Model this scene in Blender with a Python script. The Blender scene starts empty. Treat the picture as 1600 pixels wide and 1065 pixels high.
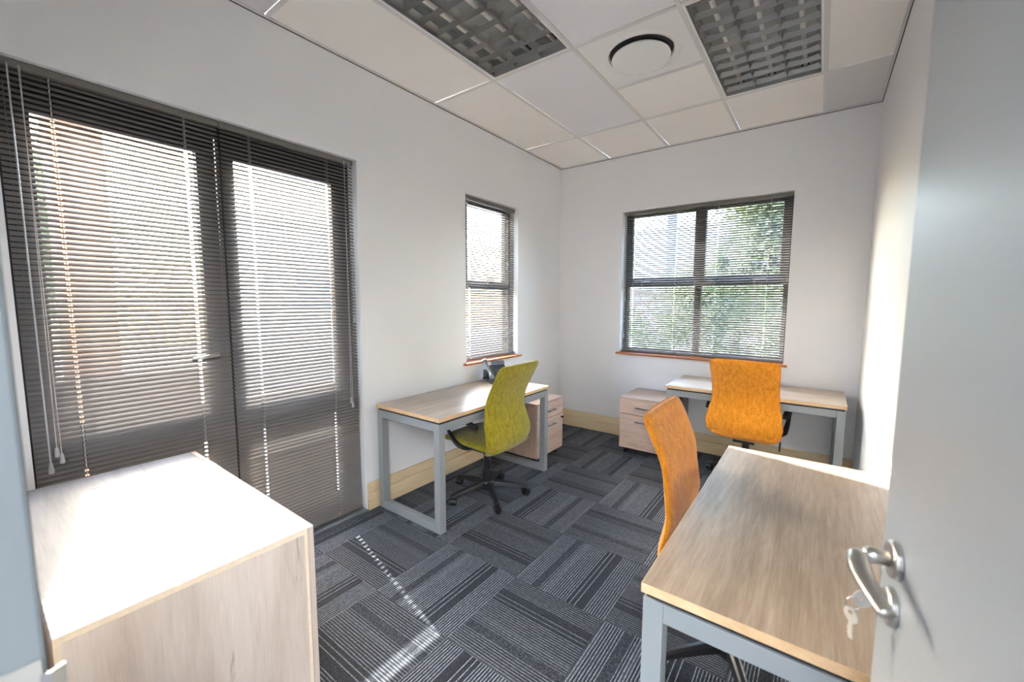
import bpy, bmesh, math, random
from math import sin, cos, pi, radians, sqrt
from mathutils import Vector, Matrix
SC = bpy.context.scene
COL = SC.collection
random.seed(7)

# ------------------------------------------------------------------ camera
cam_d = bpy.data.cameras.new('camera'); cam = bpy.data.objects.new('camera', cam_d); COL.objects.link(cam)
SC.camera = cam
F, YAW, PITCH, ROLL = 645.4, -.6397, -.0968, .0033
CAMP = Vector((2.4414, -4.2144, 1.4472))
fw = Vector((sin(YAW) * cos(PITCH), cos(YAW) * cos(PITCH), sin(PITCH)))
rt = Vector((cos(YAW), -sin(YAW), 0)); up = rt.cross(fw)
r2 = rt * cos(ROLL) + up * sin(ROLL); u2 = -rt * sin(ROLL) + up * cos(ROLL)
cam.matrix_world = Matrix(((r2.x, u2.x, -fw.x, CAMP.x), (r2.y, u2.y, -fw.y, CAMP.y), (r2.z, u2.z, -fw.z, CAMP.z), (0, 0, 0, 1)))
cam_d.sensor_width = 36; cam_d.lens = F * 36 / 1600; cam_d.clip_start = .02; cam_d.clip_end = 300
cam_d.dof.use_dof = True; cam_d.dof.focus_distance = 3.0; cam_d.dof.aperture_fstop = 3.2

# ------------------------------------------------------------------ sky, sun, exposure
SUN_TRAVEL = Vector((.972, -.236, -.508)).normalized()
world = bpy.data.worlds.new('sky'); SC.world = world; world.use_nodes = True
wn = world.node_tree; bg = wn.nodes['Background']
sky = wn.nodes.new('ShaderNodeTexSky'); sky.sky_type = 'NISHITA'; sky.sun_disc = False
sky.sun_elevation = radians(27); sky.sun_rotation = math.atan2(-SUN_TRAVEL.x, -SUN_TRAVEL.y)
sky.air_density = 1.2; sky.dust_density = 2.5
wn.links.new(sky.outputs[0], bg.inputs[0]); bg.inputs[1].default_value = 1.4
sun_d = bpy.data.lights.new('sun', 'SUN'); sun_d.energy = 17; sun_d.angle = radians(.53); sun_d.color = (1, .97, .93)
sun = bpy.data.objects.new('sun', sun_d); COL.objects.link(sun)
sun.rotation_euler = SUN_TRAVEL.to_track_quat('-Z', 'Y').to_euler(); sun.location = (-6, 2, 5)
cor_d = bpy.data.lights.new('corridor_fill', 'AREA'); cor_d.shape = 'RECTANGLE'; cor_d.size = 1.4; cor_d.size_y = 1.4  # added fill lamp, unseen behind the camera, brightens the room through the doorway
cor_d.energy = 78; cor_d.color = (.86, .93, 1)
cor = bpy.data.objects.new('corridor_fill', cor_d); COL.objects.link(cor); cor.location = (3.35, -5.35, 2.56)
SC.view_settings.view_transform = 'Standard'; SC.view_settings.look = 'None'
SC.view_settings.gamma = 1; SC.view_settings.use_curve_mapping = False
SC.view_settings.exposure = 1.88
SC.cycles.max_bounces = 10; SC.cycles.diffuse_bounces = 6; SC.cycles.transparent_max_bounces = 16
SC.cycles.sample_clamp_indirect = 10; SC.cycles.caustics_reflective = False; SC.cycles.caustics_refractive = False

# ------------------------------------------------------------------ material helpers
class NT:
    def __init__(s, name):
        s.m = bpy.data.materials.new(name); s.m.use_nodes = True; s.t = s.m.node_tree
        s.b = s.t.nodes['Principled BSDF']
    def n(s, t, **k):
        o = s.t.nodes.new(t)
        for a, v in k.items(): setattr(o, a, v)
        return o
    def l(s, a, b): s.t.links.new(a, b)
    def val(s, sock, v):
        if isinstance(v, (int, float)): sock.default_value = v
        else: s.l(v, sock)
    def math(s, op, a, b=0.0, c=None):
        o = s.n('ShaderNodeMath', operation=op); s.val(o.inputs[0], a); s.val(o.inputs[1], b)
        if c is not None: s.val(o.inputs[2], c)
        return o.outputs[0]
    def mix(s, f, a, b, mode='MIX'):
        o = s.n('ShaderNodeMix', data_type='RGBA', blend_type=mode)
        s.val(o.inputs[0], f)
        for i, v in ((6, a), (7, b)):
            if isinstance(v, tuple): o.inputs[i].default_value = (*v[:3], 1)
            else: s.l(v, o.inputs[i])
        return o.outputs[2]
    def ramp(s, f, stops, mode='LINEAR'):
        o = s.n('ShaderNodeValToRGB'); o.color_ramp.interpolation = mode
        e = o.color_ramp.elements
        while len(e) < len(stops): e.new(.5)
        for el, (p, c) in zip(e, stops):
            el.position = p; el.color = (c, c, c, 1) if isinstance(c, (int, float)) else (*c[:3], 1)
        s.l(f, o.inputs[0]); return o.outputs[0]
    def coords(s, scale=(1, 1, 1), rnd=0.0, rot=(0, 0, 0)):
        tc = s.n('ShaderNodeTexCoord'); mp = s.n('ShaderNodeMapping')
        mp.inputs['Scale'].default_value = scale; mp.inputs['Rotation'].default_value = rot
        if rnd:
            oi = s.n('ShaderNodeObjectInfo'); v = s.n('ShaderNodeVectorMath', operation='SCALE')
            v.inputs[0].default_value = (1, .7, .37); s.l(oi.outputs['Random'], v.inputs['Scale'])
            v2 = s.n('ShaderNodeVectorMath', operation='MULTIPLY_ADD')
            s.l(v.outputs[0], v2.inputs[0]); v2.inputs[1].default_value = (rnd,) * 3; s.l(tc.outputs['Object'], v2.inputs[2])
            s.l(v2.outputs[0], mp.inputs['Vector'])
        else: s.l(tc.outputs['Object'], mp.inputs['Vector'])
        return mp.outputs[0]
    def noise(s, vec, scale, detail=3, rough=.5, dist=0):
        o = s.n('ShaderNodeTexNoise'); s.l(vec, o.inputs['Vector'])
        o.inputs['Scale'].default_value = scale; o.inputs['Detail'].default_value = detail
        o.inputs['Roughness'].default_value = rough; o.inputs['Distortion'].default_value = dist
        return o.outputs[0]
    def bump(s, h, strength=.2, dist=.002):
        o = s.n('ShaderNodeBump'); o.inputs['Strength'].default_value = strength; o.inputs['Distance'].default_value = dist
        s.l(h, o.inputs['Height']); s.l(o.outputs[0], s.b.inputs['Normal'])
    def col(s, c):
        if isinstance(c, tuple): s.b.inputs['Base Color'].default_value = (*c[:3], 1)
        else: s.l(c, s.b.inputs['Base Color'])

def lin(r, g, b):
    f = lambda v: (v / 255 / 12.92) if v <= 10 else ((v / 255 + .055) / 1.055) ** 2.4
    return (f(r), f(g), f(b))

def plain(name, c, rough=.5, metal=0, var=.06, scale=8, bump=0.0, coat=0, spec=None):
    t = NT(name); v = t.coords(rnd=3.0)
    nz = t.noise(v, scale, 3)
    d = tuple(max(0, x * (1 - var)) for x in c); e = tuple(min(1, x * (1 + var)) for x in c)
    t.col(t.mix(nz, d, e)); t.b.inputs['Roughness'].default_value = rough; t.b.inputs['Metallic'].default_value = metal
    if coat: t.b.inputs['Coat Weight'].default_value = coat
    if spec is not None: t.b.inputs['Specular IOR Level'].default_value = spec
    if bump: t.bump(t.noise(v, scale * 30, 2), bump, .001)
    return t.m

def wood(name, dark, mid, light, axis='X', rough=.4, cracks=0.0, fine=1.0, figure=.9):
    t = NT(name); st = {'X': (.11, 1, 1), 'Y': (1, .11, 1), 'Z': (1, 1, .11)}[axis]
    v = t.coords(st, rnd=9.0)
    big = t.noise(v, 5.5 * figure, 4, .6, 1.4)
    med = t.noise(v, 48, 7, .68, .5)
    fin = t.noise(t.coords(tuple((a if a == 1 else .035) for a in st), rnd=5.0), 240, 3, .6)
    f = t.math('ADD', t.math('MULTIPLY', big, .46), t.math('ADD', t.math('MULTIPLY', med, .34), t.math('MULTIPLY', fin, .20 * fine)))
    c = t.ramp(f, [(.36, dark), (.5, mid), (.64, light)])
    if cracks:
        cr = t.noise(t.coords(tuple((a if a == 1 else .13) for a in st), rnd=7.0), 7, 7, .68, 1.1)
        k = t.ramp(cr, [(.0, 1.0), (.30, .9), (.36, 0.0)])
        c = t.mix(t.math('MULTIPLY', k, cracks), c, tuple(x * .35 for x in dark))
    t.col(c); t.b.inputs['Roughness'].default_value = rough
    t.bump(fin, .12, .0006)
    return t.m

def fabric(name, dark, light):
    t = NT(name)
    a = t.noise(t.coords((1, 1, .16), rnd=2.0), 330, 2, .6); b = t.noise(t.coords((.16, 1, 1), rnd=2.0), 330, 2, .6)
    w = t.math('MULTIPLY', t.math('ADD', a, b), .5)
    v = t.coords((1, 1, .3), rnd=2.0)
    mot = t.noise(v, 55, 4, .6)
    f = t.math('ADD', t.math('MULTIPLY', w, .6), t.math('MULTIPLY', mot, .4))
    t.col(t.ramp(f, [(.38, dark), (.62, light)])); t.b.inputs['Roughness'].default_value = .95
    t.b.inputs['Sheen Weight'].default_value = .25; t.b.inputs['Specular IOR Level'].default_value = .15
    t.bump(w, .5, .0012)
    return t.m

M = {}
M['wall'] = plain('wall_paint', (.80, .805, .825), .42, var=.012, scale=3, bump=.05)
M['tile_cream'] = plain('ceiling_board_cream', (.86, .84, .81), .8, var=.025, scale=5, bump=.25)
M['tile_cool'] = plain('ceiling_board_cool', (.77, .77, .81), .8, var=.02, scale=5, bump=.25)
M['tile_grey'] = plain('ceiling_board_grey', (.66, .66, .67), .8, var=.02, scale=5, bump=.25)
M['grid'] = plain('ceiling_grid_paint', (.66, .655, .65), .45, var=.02)
M['shadow_gap'] = plain('dark_gap', (.05, .05, .05), .9)
M['white_metal'] = plain('white_enamel', (.80, .80, .79), .35, var=.01)
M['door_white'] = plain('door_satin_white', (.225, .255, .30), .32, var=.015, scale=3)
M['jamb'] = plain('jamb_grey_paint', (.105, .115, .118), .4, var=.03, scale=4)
M['dark_frame'] = plain('bronze_aluminium', (.020, .018, .020), .38, var=.1)
M['slat'] = plain('slat_taupe', (.19, .177, .17), .5, var=.05, spec=.4)
M['rail_taupe'] = plain('rail_taupe', (.16, .15, .135), .4, var=.05)
M['cord'] = plain('cord_white', (.62, .60, .58), .8)
M['plastic_clear'] = plain('plastic_pale', (.45, .46, .47), .2, var=.02)
M['sill'] = wood('sill_timber', lin(120, 62, 30), lin(170, 98, 55), lin(196, 128, 80), 'X', .35)
M['sill_y'] = wood('sill_timber_side', lin(120, 62, 30), lin(170, 98, 55), lin(196, 128, 80), 'Y', .35)
M['pine'] = wood('skirting_pine', lin(206, 182, 142), lin(222, 201, 163), lin(231, 213, 180), 'X', .45, figure=.6)
M['pine_y'] = wood('skirting_pine_side', lin(206, 182, 142), lin(222, 201, 163), lin(231, 213, 180), 'Y', .45, figure=.6)
M['desk_top'] = wood('desk_oak_taupe', lin(112, 95, 80), lin(143, 125, 108), lin(168, 151, 134), 'X', .33, fine=1.25)
M['desk_pale'] = wood('desk_oak_pale', lin(146, 129, 113), lin(174, 157, 140), lin(196, 181, 165), 'X', .33, fine=1.25)
M['desk_edge'] = wood('desk_edge_band', lin(196, 158, 116), lin(212, 176, 134), lin(222, 190, 150), 'X', .4)
M['ped_front'] = wood('pale_oak_horizontal', lin(168, 142, 126), lin(196, 170, 153), lin(212, 190, 174), 'X', .42, cracks=.8)
M['ped_side'] = wood('pale_oak_upright', lin(160, 132, 114), lin(188, 160, 142), lin(204, 180, 163), 'Z', .42, cracks=.5)
M['cab_side'] = wood('cabinet_oak_upright', lin(176, 159, 146), lin(194, 178, 166), lin(206, 193, 182), 'Z', .4, cracks=.8)
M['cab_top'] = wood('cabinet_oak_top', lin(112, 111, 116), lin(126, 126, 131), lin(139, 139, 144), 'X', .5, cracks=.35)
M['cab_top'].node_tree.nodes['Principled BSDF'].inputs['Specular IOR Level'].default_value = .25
M['cab_edge'] = wood('cabinet_edge_band', lin(205, 186, 160), lin(218, 200, 174), lin(226, 210, 186), 'X', .4)
M['steel_grey'] = plain('powder_coat_grey', (.255, .272, .28), .38, var=.02)
M['black'] = plain('black_plastic', (.012, .012, .014), .38, var=.2)
M['black_soft'] = plain('black_soft_pad', (.02, .02, .023), .5, var=.2)
M['nickel'] = plain('brushed_nickel', (.52, .50, .47), .28, metal=1, var=.06, scale=30)
M['chrome'] = plain('chrome', (.75, .75, .75), .15, metal=1, var=.03)
M['steel_dark'] = plain('dark_satin_steel', (.22, .20, .19), .3, metal=.9)
M['key_metal'] = plain('key_metal', (.5, .48, .45), .45, metal=.5)
M['brass'] = plain('brass_worn', (.55, .42, .22), .3, metal=1, var=.1)
M['alu'] = plain('louvre_aluminium', (.33, .32, .31), .38, metal=.5, var=.04)
M['alu_dull'] = plain('reflector_aluminium', (.47, .49, .48), .45, metal=.3, var=.05)
M['tube'] = plain('tube_phosphor_off', (.9, .86, .82), .3, var=.02)
M['olive'] = fabric('olive_weave', lin(116, 104, 12), lin(170, 156, 44))
M['orange'] = fabric('orange_weave', lin(186, 108, 16), lin(232, 154, 46))
M['phone_grey'] = plain('phone_slate', (.045, .055, .07), .3, var=.08)
M['phone_light'] = plain('phone_slate_light', (.16, .18, .21), .25, var=.08)
M['paving'] = plain('patio_paving', (.56, .52, .47), .8, var=.12, scale=2)
M['tan_wall'] = plain('tan_plaster', lin(160, 110, 78), .85, var=.06, scale=3)
M['white_wall'] = plain('white_plaster', (.80, .80, .78), .85, var=.04, scale=2)
M['blue_grey'] = plain('blue_grey_paint', (.22, .28, .38), .7, var=.05)
M['bark'] = plain('bark', (.12, .085, .06), .9, var=.3, scale=20)
M['steel_sill'] = plain('threshold_aluminium', (.42, .46, .50), .3, metal=.7, var=.05)

def glass_mat():
    t = NT('window_glass'); t.t.nodes.remove(t.b)
    out = [n for n in t.t.nodes if n.type == 'OUTPUT_MATERIAL'][0]
    a = t.n('ShaderNodeBsdfTransparent'); a.inputs[0].default_value = (.95, .97, .97, 1)
    g = t.n('ShaderNodeBsdfGlossy'); g.inputs['Roughness'].default_value = .02
    lw = t.n('ShaderNodeLayerWeight'); lw.inputs[0].default_value = .15
    mx = t.n('ShaderNodeMixShader'); t.l(t.math('MULTIPLY', lw.outputs['Fresnel'], .7), mx.inputs[0])
    t.l(a.outputs[0], mx.inputs[1]); t.l(g.outputs[0], mx.inputs[2]); t.l(mx.outputs[0], out.inputs[0])
    return t.m
M['glass'] = glass_mat()

def leaf_mat(name, a, b):
    t = NT(name); v = t.coords(); c = t.mix(t.noise(v, 3.2, 4, .6), a, b)
    t.col(c); t.b.inputs['Roughness'].default_value = .55
    t.b.inputs['Transmission Weight'].default_value = 0
    tr = t.n('ShaderNodeBsdfTranslucent'); t.l(c, tr.inputs[0])
    mx = t.n('ShaderNodeMixShader'); mx.inputs[0].default_value = .4
    out = [n for n in t.t.nodes if n.type == 'OUTPUT_MATERIAL'][0]
    t.l(t.b.outputs[0], mx.inputs[1]); t.l(tr.outputs[0], mx.inputs[2]); t.l(mx.outputs[0], out.inputs[0])
    return t.m
M['leaf'] = leaf_mat('leaf_green', (.07, .10, .055), (.23, .28, .16))
M['leaf_pale'] = leaf_mat('leaf_pale_green', (.12, .18, .08), (.34, .40, .22))

def carpet_mat(name, tone):
    # striped loop-pile tile: lines run along local X, the pattern changes along local Y
    t = NT(name); tc = t.n('ShaderNodeTexCoord'); sp = t.n('ShaderNodeSeparateXYZ')
    oi = t.n('ShaderNodeObjectInfo')
    t.l(tc.outputs['Object'], sp.inputs[0]); y = sp.outputs[1]
    s = t.math('ADD', y, 1.25)                                   # always positive
    per = t.math('DIVIDE', s, .0125)
    wob = t.noise(t.coords((.3, 1, 1), rnd=2.0), 60, 2)
    fr = t.math('FRACT', t.math('ADD', per, t.math('MULTIPLY', wob, .25)))
    line = t.ramp(fr, [(0, 0.0), (.10, 1.0), (.30, 1.0), (.42, 0.0), (1.0, 0.0)])
    frf = t.math('FRACT', t.math('DIVIDE', s, .0066))
    linef = t.ramp(frf, [(0, 0.0), (.15, .5), (.45, .5), (.6, 0.0), (1.0, 0.0)])
    wide = t.math('FRACT', t.math('DIVIDE', s, .025))
    linew = t.ramp(wide, [(0, 0.0), (.05, 1.0), (.15, 1.0), (.21, 0.0), (1.0, 0.0)])
    q = t.math('FRACT', t.math('ADD', t.math('ADD', t.math('DIVIDE', y, .5), .5), 0))
    mA = t.ramp(q, [(0, 1.0), (.22, 0.0), (.38, 1.0), (.70, 0.0), (.79, 1.0)], 'CONSTANT')
    mB = t.ramp(q, [(0, 0.0), (.27, 1.0), (.38, 0.0)], 'CONSTANT')
    mF = t.ramp(q, [(0, 0.0), (.60, .6), (.66, 0.0), (.95, .5)], 'CONSTANT')
    spk = t.ramp(t.noise(t.coords((.55, 1, 1), rnd=4.0), 260, 2, .7), [(.45, 0.0), (.68, 1.0)])
    band = t.ramp(q, [(0, 0.06), (.22, .14), (.27, .06), (.70, .5), (.79, .06)], 'CONSTANT')
    br = t.ramp(t.noise(t.coords((.6, 1, 1), rnd=4.0), 130, 2), [(.35, .45), (.6, 1.0)])
    L = t.math('MAXIMUM', t.math('MULTIPLY', line, mA), t.math('MAXIMUM', t.math('MULTIPLY', linew, mB), t.math('MULTIPLY', linef, mF)))
    L = t.math('MULTIPLY', L, br)
    base = t.mix(oi.outputs['Random'], (.007, .008, .012), (.014, .016, .022))
    bs = t.mix(t.math('MULTIPLY', spk, t.math('ADD', band, .12)), base, (.11, .12, .145))
    c = t.mix(L, bs, tuple(q_ * tone for q_ in (.27, .29, .33)))
    t.col(c); t.b.inputs['Roughness'].default_value = .95; t.b.inputs['Specular IOR Level'].default_value = .1
    t.b.inputs['Sheen Weight'].default_value = .12
    t.bump(t.math('ADD', L, spk), .5, .002)
    return t.m
M['carpet'] = carpet_mat('carpet_stripes', 1.0)
M['carpet_pile_shade'] = carpet_mat('carpet_stripes_pile_shade', .62)  # same carpet; duller look of the turned pile is painted into the line colour

# ------------------------------------------------------------------ mesh helpers
def tag(o, label=None, cat=None, group=None, kind=None):
    if label: o['label'] = label
    if cat: o['category'] = cat
    if group: o['group'] = group
    if kind: o['kind'] = kind
    return o
def empty(name, loc=(0, 0, 0), rz=0, **k):
    o = bpy.data.objects.new(name, None); COL.objects.link(o); o.location = loc; o.rotation_euler = (0, 0, rz)
    o.empty_display_size = .1
    return tag(o, **k)
def obj(name, bm, mat, parent=None, smooth=False, bevel=0, **k):
    me = bpy.data.meshes.new(name)
    bmesh.ops.recalc_face_normals(bm, faces=bm.faces)
    bm.to_mesh(me); bm.free()
    if smooth:
        for p in me.polygons: p.use_smooth = True
    me.materials.append(M[mat] if isinstance(mat, str) else mat)
    o = bpy.data.objects.new(name, me); COL.objects.link(o)
    if parent: o.parent = parent
    if bevel:
        b = o.modifiers.new('bevel', 'BEVEL'); b.width = bevel; b.segments = 2; b.limit_method = 'ANGLE'
    return tag(o, **k)
def inst(src, parent, loc=None, rot=None, name=None):
    c = src.copy(); COL.objects.link(c); c.parent = parent
    if loc is not None: c.location = loc
    if rot is not None: c.rotation_euler = rot
    return c
def box(bm, x0, x1, y0, y1, z0, z1):
    v = [bm.verts.new((x, y, z)) for z in (z0, z1) for y in (y0, y1) for x in (x0, x1)]
    for f in ((0, 2, 3, 1), (4, 5, 7, 6), (0, 1, 5, 4), (2, 6, 7, 3), (0, 4, 6, 2), (1, 3, 7, 5)):
        bm.faces.new([v[i] for i in f])
def B(*boxes):
    bm = bmesh.new()
    for b in boxes: box(bm, *b)
    return bm
def tube(bm, pts, r, n=8, closed=False, cap=True, flat=1.0):
    pts = [Vector(p) for p in pts]; rings = []; N = len(pts)
    ref = None
    for i, p in enumerate(pts):
        a = pts[(i - 1) % N] if (closed or i > 0) else p; b = pts[(i + 1) % N] if (closed or i < N - 1) else p
        d = (b - a).normalized()
        if ref is None: ref = Vector((0, 0, 1)) if abs(d.z) < .9 else Vector((1, 0, 0))
        s = d.cross(ref).normalized(); u = s.cross(d).normalized(); ref = u
        rr = r[i] if isinstance(r, (list, tuple)) else r
        rings.append([bm.verts.new(p + s * cos(2 * pi * k / n) * rr + u * sin(2 * pi * k / n) * rr * flat) for k in range(n)])
    for i in range(N if closed else N - 1):
        A, C = rings[i], rings[(i + 1) % N]
        for k in range(n): bm.faces.new((A[k], A[(k + 1) % n], C[(k + 1) % n], C[k]))
    if cap and not closed: bm.faces.new(rings[0]); bm.faces.new(rings[-1][::-1])
def lathe(bm, prof, n=24, mat=None, cap=True):
    mat = mat or Matrix(); rings = []
    for r, z in prof: rings.append([bm.verts.new(mat @ Vector((r * cos(2 * pi * k / n), r * sin(2 * pi * k / n), z))) for k in range(n)])
    for A, C in zip(rings, rings[1:]):
        for k in range(n): bm.faces.new((A[k], A[(k + 1) % n], C[(k + 1) % n], C[k]))
    if cap: bm.faces.new(rings[0]); bm.faces.new(rings[-1][::-1])
def loft(bm, rings, cap=True, closed=True):
    R = [[bm.verts.new(p) for p in r] for r in rings]
    for A, C in zip(R, R[1:]):
        n = len(A)
        for k in range(n if closed else n - 1): bm.faces.new((A[k], A[(k + 1) % n], C[(k + 1) % n], C[k]))
    if cap: bm.faces.new(R[0]); bm.faces.new(R[-1][::-1])
def smooth_path(P, n=6):
    P = [Vector(p) for p in P]; out = []
    for i in range(len(P) - 1):
        a = P[max(i - 1, 0)]; b = P[i]; c = P[i + 1]; d = P[min(i + 2, len(P) - 1)]
        for k in range(n):
            t = k / n
            out.append(.5 * ((2 * b) + (c - a) * t + (2 * a - 5 * b + 4 * c - d) * t * t + (3 * b - a - 3 * c + d) * t ** 3))
    out.append(P[-1]); return out

# ------------------------------------------------------------------ room dimensions (metres)
W, H, YF = 2.72, 2.936, -4.196         # right wall, ceiling, front wall room face; left wall x = 0, back wall y = 0
TH = .22
DY0, DY1, DZ1 = -4.08, -2.612, 2.34     # french door opening
WY0, WY1, WZ0, WZ1 = -1.595, -.838, .905, 2.345
BX0, BX1, BZ0, BZ1 = .738, 2.212, .905, 2.365
EX0, EX1, EZ = 1.80, 2.70, 2.09         # entrance opening

# ------------------------------------------------------------------ walls
S = dict(kind='structure')
obj('wall_left', B((-TH, 0, YF - .154, DY0, 0, H), (-TH, 0, DY0, DY1, DZ1, H), (-TH, 0, DY1, WY0, 0, H),
    (-TH, 0, WY0, WY1, 0, WZ0), (-TH, 0, WY0, WY1, WZ1, H), (-TH, 0, WY1, TH, 0, H)), 'wall', **S)
obj('wall_back', B((0, BX0, 0, TH, 0, H), (BX0, BX1, 0, TH, 0, BZ0), (BX0, BX1, 0, TH, BZ1, H), (BX1, W + .12, 0, TH, 0, H)), 'wall', **S)
obj('wall_right', B((W, W + .12, YF - .154, 0, 0, H)), 'wall', **S)
obj('wall_front', B((0, EX0, YF - .15, YF, 0, H), (EX0, EX1, YF - .15, YF, EZ, H), (EX1, W, YF - .15, YF, 0, H)), 'wall', **S)
# corridor behind the camera
CY0, CX0, CX1 = -6.6, .4, 4.2
obj('wall_corridor', B((CX0 - .1, CX1 + .1, CY0 - .1, CY0, 0, 2.6), (CX0 - .1, CX0, CY0, YF - .155, 0, 2.6), (CX1, CX1 + .1, CY0, YF - .155, 0, 2.6),
    (CX0 - .1, CX1 + .1, CY0 - .1, YF - .155, 2.6, 2.7), (W + .125, CX1, YF - .15, YF - .05, 0, 2.6)), 'wall', **S)

# ------------------------------------------------------------------ floor of carpet tiles
floor = obj('floor', B((-TH, W + .12, YF - .16, TH, -.12, -.006), (CX0 - .1, CX1 + .1, CY0 - .1, YF - .161, -.12, -.006)), 'shadow_gap', **S)
gx, gy = .2336, -2.5573
for i in range(-1, 9):
    for j in range(-9, 6):
        x0, x1 = gx + .5 * (i), gx + .5 * (i + 1); y0, y1 = gy + .5 * j, gy + .5 * (j + 1)
        lx, hx, ly, hy = (0, W, YF, 0) if y1 > YF + .02 else (CX0, CX1, CY0, YF)
        a0, a1, b0, b1 = max(x0, lx), min(x1, hx), max(y0, ly), min(y1, hy)
        if y0 < YF < y1: b0 = y0; b1 = min(y1, hy)
        if a1 - a0 < .01 or b1 - b0 < .01: continue
        cx, cy = (x0 + x1) / 2, (y0 + y1) / 2
        ang = pi / 2 if (i + j) % 2 == 0 else 0
        flip = random.choice((0, pi)) if (i * 3 + j) % 3 else 0
        ang += flip
        g = .0008; r = Matrix.Rotation(-ang, 3, 'Z')
        c0 = r @ Vector((a0 + g - cx, b0 + g - cy, 0)); c1 = r @ Vector((a1 - g - cx, b1 - g - cy, 0))
        bm = B((min(c0.x, c1.x), max(c0.x, c1.x), min(c0.y, c1.y), max(c0.y, c1.y), -.006, random.uniform(-.0006, .0004)))
        o = obj('carpet_tile', bm, 'carpet' if (i + j) % 2 == 0 else 'carpet_pile_shade', floor); o.location = (cx, cy, 0); o.rotation_euler = (0, 0, ang)

# ------------------------------------------------------------------ ceiling: boards, grid, lights, air diffuser
ceiling = obj('ceiling', B((-TH, W + .12, YF - .16, TH, H + .16, H + .2)), 'wall', **S)
XS = [0, .578, 1.178, 1.778, 2.378, W]
R1, R2, R3, R5 = -.723, -1.323, -1.923, -3.123
LIGHTS = {(3, R1), (1, R3)}
def board(x0, x1, y1, y0, m):
    g = .012
    o = obj('ceiling_board', B((x0 + g - (x0 == 0) * g, x1 - g + (x1 == W) * g, y0 + g, y1 - g, H - .002, H + .012)), m, ceiling)
for c in range(5):
    x0, x1 = XS[c], XS[c + 1]
    board(x0, x1, .012, R1, 'tile_cream' if c < 4 else 'tile_grey')
    if c == 2:
        board(x0, x1, R1, R2, 'tile_cream')
    elif c != 3: board(x0, x1, R1, R3, {0: 'tile_cream', 1: 'tile_cool', 4: 'tile_cream'}[c])
    if c != 1: board(x0, x1, R3, R5, {0: 'tile_cream', 2: 'tile_cool', 3: 'tile_cream', 4: 'tile_cream'}[c])
    board(x0, x1, R5, YF - .012, {0: 'tile_grey', 1: 'tile_cream'}.get(c, 'tile_cool'))
def gbar(x0, x1, y0, y1): obj('grid_bar', B((x0, x1, y0, y1, H - .010, H - .002)), 'grid', ceiling, bevel=.001)
for x in XS[1:-1]: gbar(x - .012, x + .012, YF, 0)
for y in (R1, R3, R5):
    for a, b in zip(XS, XS[1:]): gbar(a + .012, b - .012, y - .012, y + .012)
gbar(XS[2] + .012, XS[3] - .012, R2 - .012, R2 + .012)
for nm, bx in (('wall_angle', (0, .018, YF, 0, H - .010, H - .001)), ('wall_angle', (.018, W - .018, -.018, 0, H - .010, H - .001)), ('wall_angle', (W - .018, W, YF, 0, H - .010, H - .001))):
    obj(nm, B(bx), 'grid', ceiling)
    sg = list(bx); 
obj('shadow_line', B((0, .004, YF, 0, H - .0135, H - .010), (.004, W - .004, -.004, 0, H - .0135, H - .010), (W - .004, W, YF, 0, H - .0135, H - .010)), 'shadow_gap', ceiling)

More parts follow.
